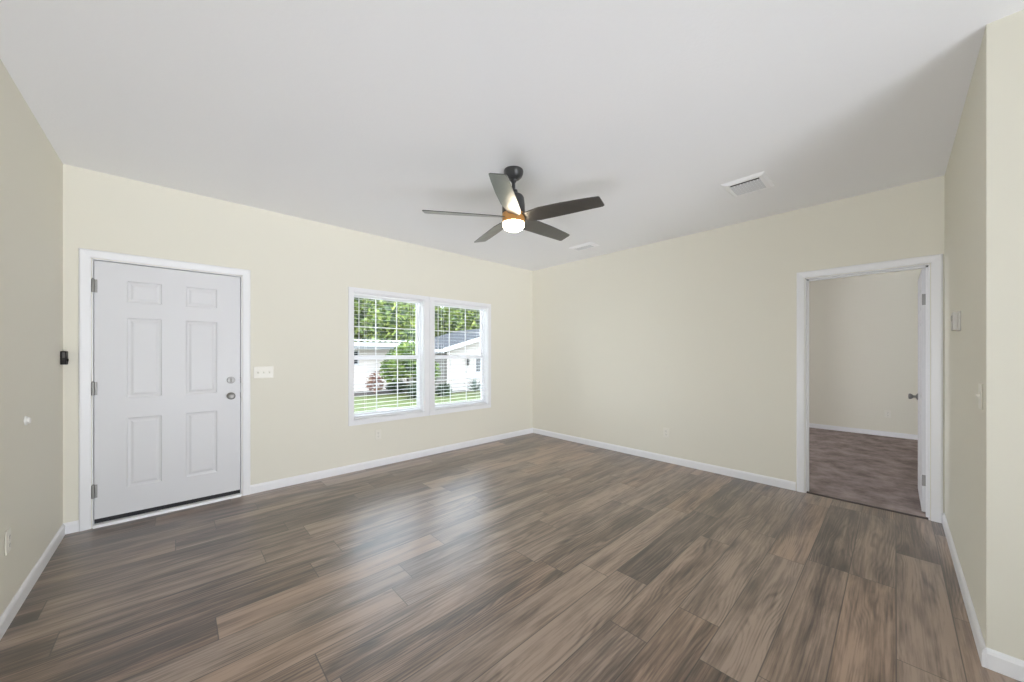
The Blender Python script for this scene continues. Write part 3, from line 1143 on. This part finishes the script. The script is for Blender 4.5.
def leaf_mesh(name, mat, blobs, count, size, shell=0.55):
    """leaf quads scattered in ellipsoids blobs: (cx,cy,cz,rx,ry,rz)"""
    vol = np.array([b_[3] * b_[4] * b_[5] for b_ in blobs])
    nn = np.maximum(1, (count * vol / vol.sum()).astype(int))
    P = []
    for (cx, cy, cz, ax, ay, az), k in zip(blobs, nn):
        d = rng.normal(size=(k, 3))
        d /= np.linalg.norm(d, axis=1)[:, None]
        r = shell + (1 - shell) * rng.random(k) ** 0.6
        r *= 0.86 + 0.28 * rng.random(k)
        P.append(d * r[:, None] * np.array([ax, ay, az]) + np.array([cx, cy, cz]))
    P = np.concatenate(P)
    k = len(P)
    a = rng.normal(size=(k, 3))
    a[:, 2] *= 0.6
    a /= np.linalg.norm(a, axis=1)[:, None]
    h = rng.normal(size=(k, 3))
    b_ = np.cross(a, h)
    b_ /= np.linalg.norm(b_, axis=1)[:, None]
    s = size * (0.6 + 0.8 * rng.random(k))[:, None]
    c = np.cross(a, b_)
    # pointed leaf: base, two sides (folded a little), tip
    V = np.stack([P - a * s, P + b_ * s * 0.48 + c * s * 0.12, P + a * s, P - b_ * s * 0.48 + c * s * 0.12], 1).reshape(-1, 3)
    Fc = np.arange(k * 4).reshape(-1, 4)
    me = bpy.data.meshes.new(name)
    me.from_pydata(V.tolist(), [], Fc.tolist())
    me.materials.append(mat)
    return me


def link_mesh(name, me, parent, loc=(0, 0, 0)):
    o = bpy.data.objects.new(name, me)
    C.objects.link(o)
    o.parent = parent
    o.location = loc
    return o


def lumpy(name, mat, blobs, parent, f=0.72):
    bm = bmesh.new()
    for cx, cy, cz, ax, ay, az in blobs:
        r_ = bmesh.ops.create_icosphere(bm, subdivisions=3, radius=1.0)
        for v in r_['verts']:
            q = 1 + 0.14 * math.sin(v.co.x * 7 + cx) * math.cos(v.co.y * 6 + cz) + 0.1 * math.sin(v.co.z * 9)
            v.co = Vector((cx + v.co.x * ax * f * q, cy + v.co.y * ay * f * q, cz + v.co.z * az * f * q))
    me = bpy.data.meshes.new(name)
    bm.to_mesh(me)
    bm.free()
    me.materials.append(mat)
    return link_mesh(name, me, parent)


def trunk(parent, h, r):
    b = MB()
    b.lathe(world_loc(parent), (0.04, 0.03, 1), [(r * 1.5, 0), (r, 0.25), (r * 0.8, h * 0.6), (r * 0.4, h), (0, h + 0.02)], 10)
    b.build('trunk', m_bark, parent)


# trees beyond the houses
kinds = []
for kk in range(3):
    t_ = empty('leafy_tree', (0, 0, G))
    bl = []
    for q in range(8):
        a = 2 * math.pi * q / 8 + kk
        bl.append((1.5 * math.cos(a), 1.2 * math.sin(a), 2.0 + 0.55 * ((q * 5 + kk * 3) % 8), 1.75, 1.5, 1.5))
    bl.append((0, 0, 5.6 + 0.3 * kk, 1.9, 1.7, 1.7))
    bl.append((0, 0, 2.0, 2.2, 1.9, 1.9))
    link_mesh('crown', leaf_mesh('crown', m_leaf_tree, bl, 7000, 0.25), t_)
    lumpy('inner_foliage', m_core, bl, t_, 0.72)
    trunk(t_, 4.5, 0.2)
    kinds.append(t_)
spots = [(4.3, 23.6, 1, 1.05), (7.2, 19.9, 2, 0.98), (10.6, 23.4, 0, 1.02), (13.6, 19.9, 1, 1.0), (17.1, 23.7, 2, 1.0),
         (8.2, 29.0, 0, 1.3), (13.8, 29.4, 2, 1.3), (19.4, 29.2, 1, 1.3), (-0.3, 20.6, 0, 1.0), (20.6, 19.8, 0, 1.0)]
used = set()
names_ = ['leafy tree at the left edge of the left window, above the awning',
          'leafy tree in the middle of the left window, above the awning',
          'leafy tree at the right side of the left window, behind the small tree',
          'leafy tree in the right window, rising over the middle of the grey roof',
          'leafy tree at the right edge of the right window, behind the roof',
          'taller tree showing between the two crowns at left of the left window',
          'taller tree behind the crowns between the two windows',
          'taller tree behind the crowns above the right end of the grey roof',
          'leafy tree hidden beyond the left side of the left window',
          'leafy tree hidden beyond the right side of the right window']
for (x, y, kk, s), lb in zip(spots, names_):
    o = kinds[kk] if kk not in used else copy_tree(kinds[kk])
    used.add(kk)
    o.location = (x, y, G)
    o.scale = (0.78 * s, 0.78 * s, s)
    o.rotation_euler = (0, 0, x * 1.7)
    tag(o, lb, 'tree', 'trees behind the houses')

# small green tree in the lawn
st = empty('small_tree', (3.6, 11.6, G), 'small bright green tree on the lawn before the white house', 'tree')
bl = [(0, 0, 1.5, 1.05, 0.95, 0.75), (0.75, -0.4, 1.15, 0.7, 0.65, 0.6), (-0.5, 0.4, 1.2, 0.6, 0.6, 0.65), (0.1, 0, 2.1, 0.7, 0.65, 0.45),
      (0.85, -0.2, 0.75, 0.55, 0.55, 0.5)]
link_mesh('crown', leaf_mesh('crown', m_leaf_small, bl, 3600, 0.095), st)
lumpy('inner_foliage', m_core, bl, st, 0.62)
trunk(st, 1.6, 0.06)


def bush(name, loc, blobs, mat, n, size, label, core=True, f=0.6):
    s = empty(name, loc, label, 'shrub')
    link_mesh('foliage', leaf_mesh('foliage', mat, blobs, n, size), s)
    if core:
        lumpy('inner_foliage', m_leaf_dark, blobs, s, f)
    return s


bush('russet_shrub', (2.75, 13.3, G), [(0, 0, 0.42, 0.42, 0.4, 0.42), (0.15, 0, 0.85, 0.28, 0.25, 0.3), (-0.2, 0, 0.6, 0.25, 0.25, 0.35)],
     m_leaf_red, 420, 0.075, 'russet shrub in the bed before the long white house', False)
bush('low_shrub', (3.6, 12.7, G), [(0, 0, 0.3, 0.55, 0.5, 0.35)], m_leaf_dark, 420, 0.08, 'low dark shrub right of the russet shrub')
bush('low_shrub', (3.3, 9.95, G), [(0, 0, 0.33, 0.6, 0.5, 0.38)], m_leaf_dark, 420, 0.08, 'low dark shrub in front of the small green tree')
bush('low_shrub', (4.55, 9.94, G), [(0, 0, 0.26, 0.36, 0.36, 0.3)], m_leaf_dark, 380, 0.08, 'low dark shrub left of the spiky plant')

ag = empty('spiky_plant', (6.04, 9.56, G), 'spiky grey green plant before the gabled house wall', 'plant')
b = MB()
rr = random.Random(5)
for k in range(46):
    a = k * 2.399
    e_ = R(18 + 66 * ((k * 7) % 46) / 46)
    L_ = 0.65 + 0.35 * rr.random()
    d = Vector((math.cos(a) * math.cos(e_), math.sin(a) * math.cos(e_), math.sin(e_)))
    sd = Vector((-math.sin(a), math.cos(a), 0)) * 0.028
    n_ = d.cross(sd).normalized() * 0.012
    o_ = Vector((6.04, 9.56, G + 0.12))
    p0, p1, p2 = o_, o_ + d * L_ * 0.45, o_ + d * L_ + Vector((0, 0, -0.08))
    b.poly([p0 - sd * 0.6, p0 + n_ * -1, p1 + n_ * -1, p1 - sd])
    b.poly([p0 + n_ * -1, p0 + sd * 0.6, p1 + sd, p1 + n_ * -1])
    b.poly([p1 - sd, p1 + n_ * -1, p2])
    b.poly([p1 + n_ * -1, p1 + sd, p2])
b.build('leaf_blades', m_leaf_agave, ag)

b = MB()
b.prism([(0.50, 7.75, G), (0.85, 7.95, G), (1.35, 7.35, G), (1.15, 6.95, G), (0.72, 7.02, G)], (0, 0, 0.07))
tag(b.build('paving_stone', m_stone, bevel=0.02), 'pale flat stone lying on the lawn below the left window', 'stone')
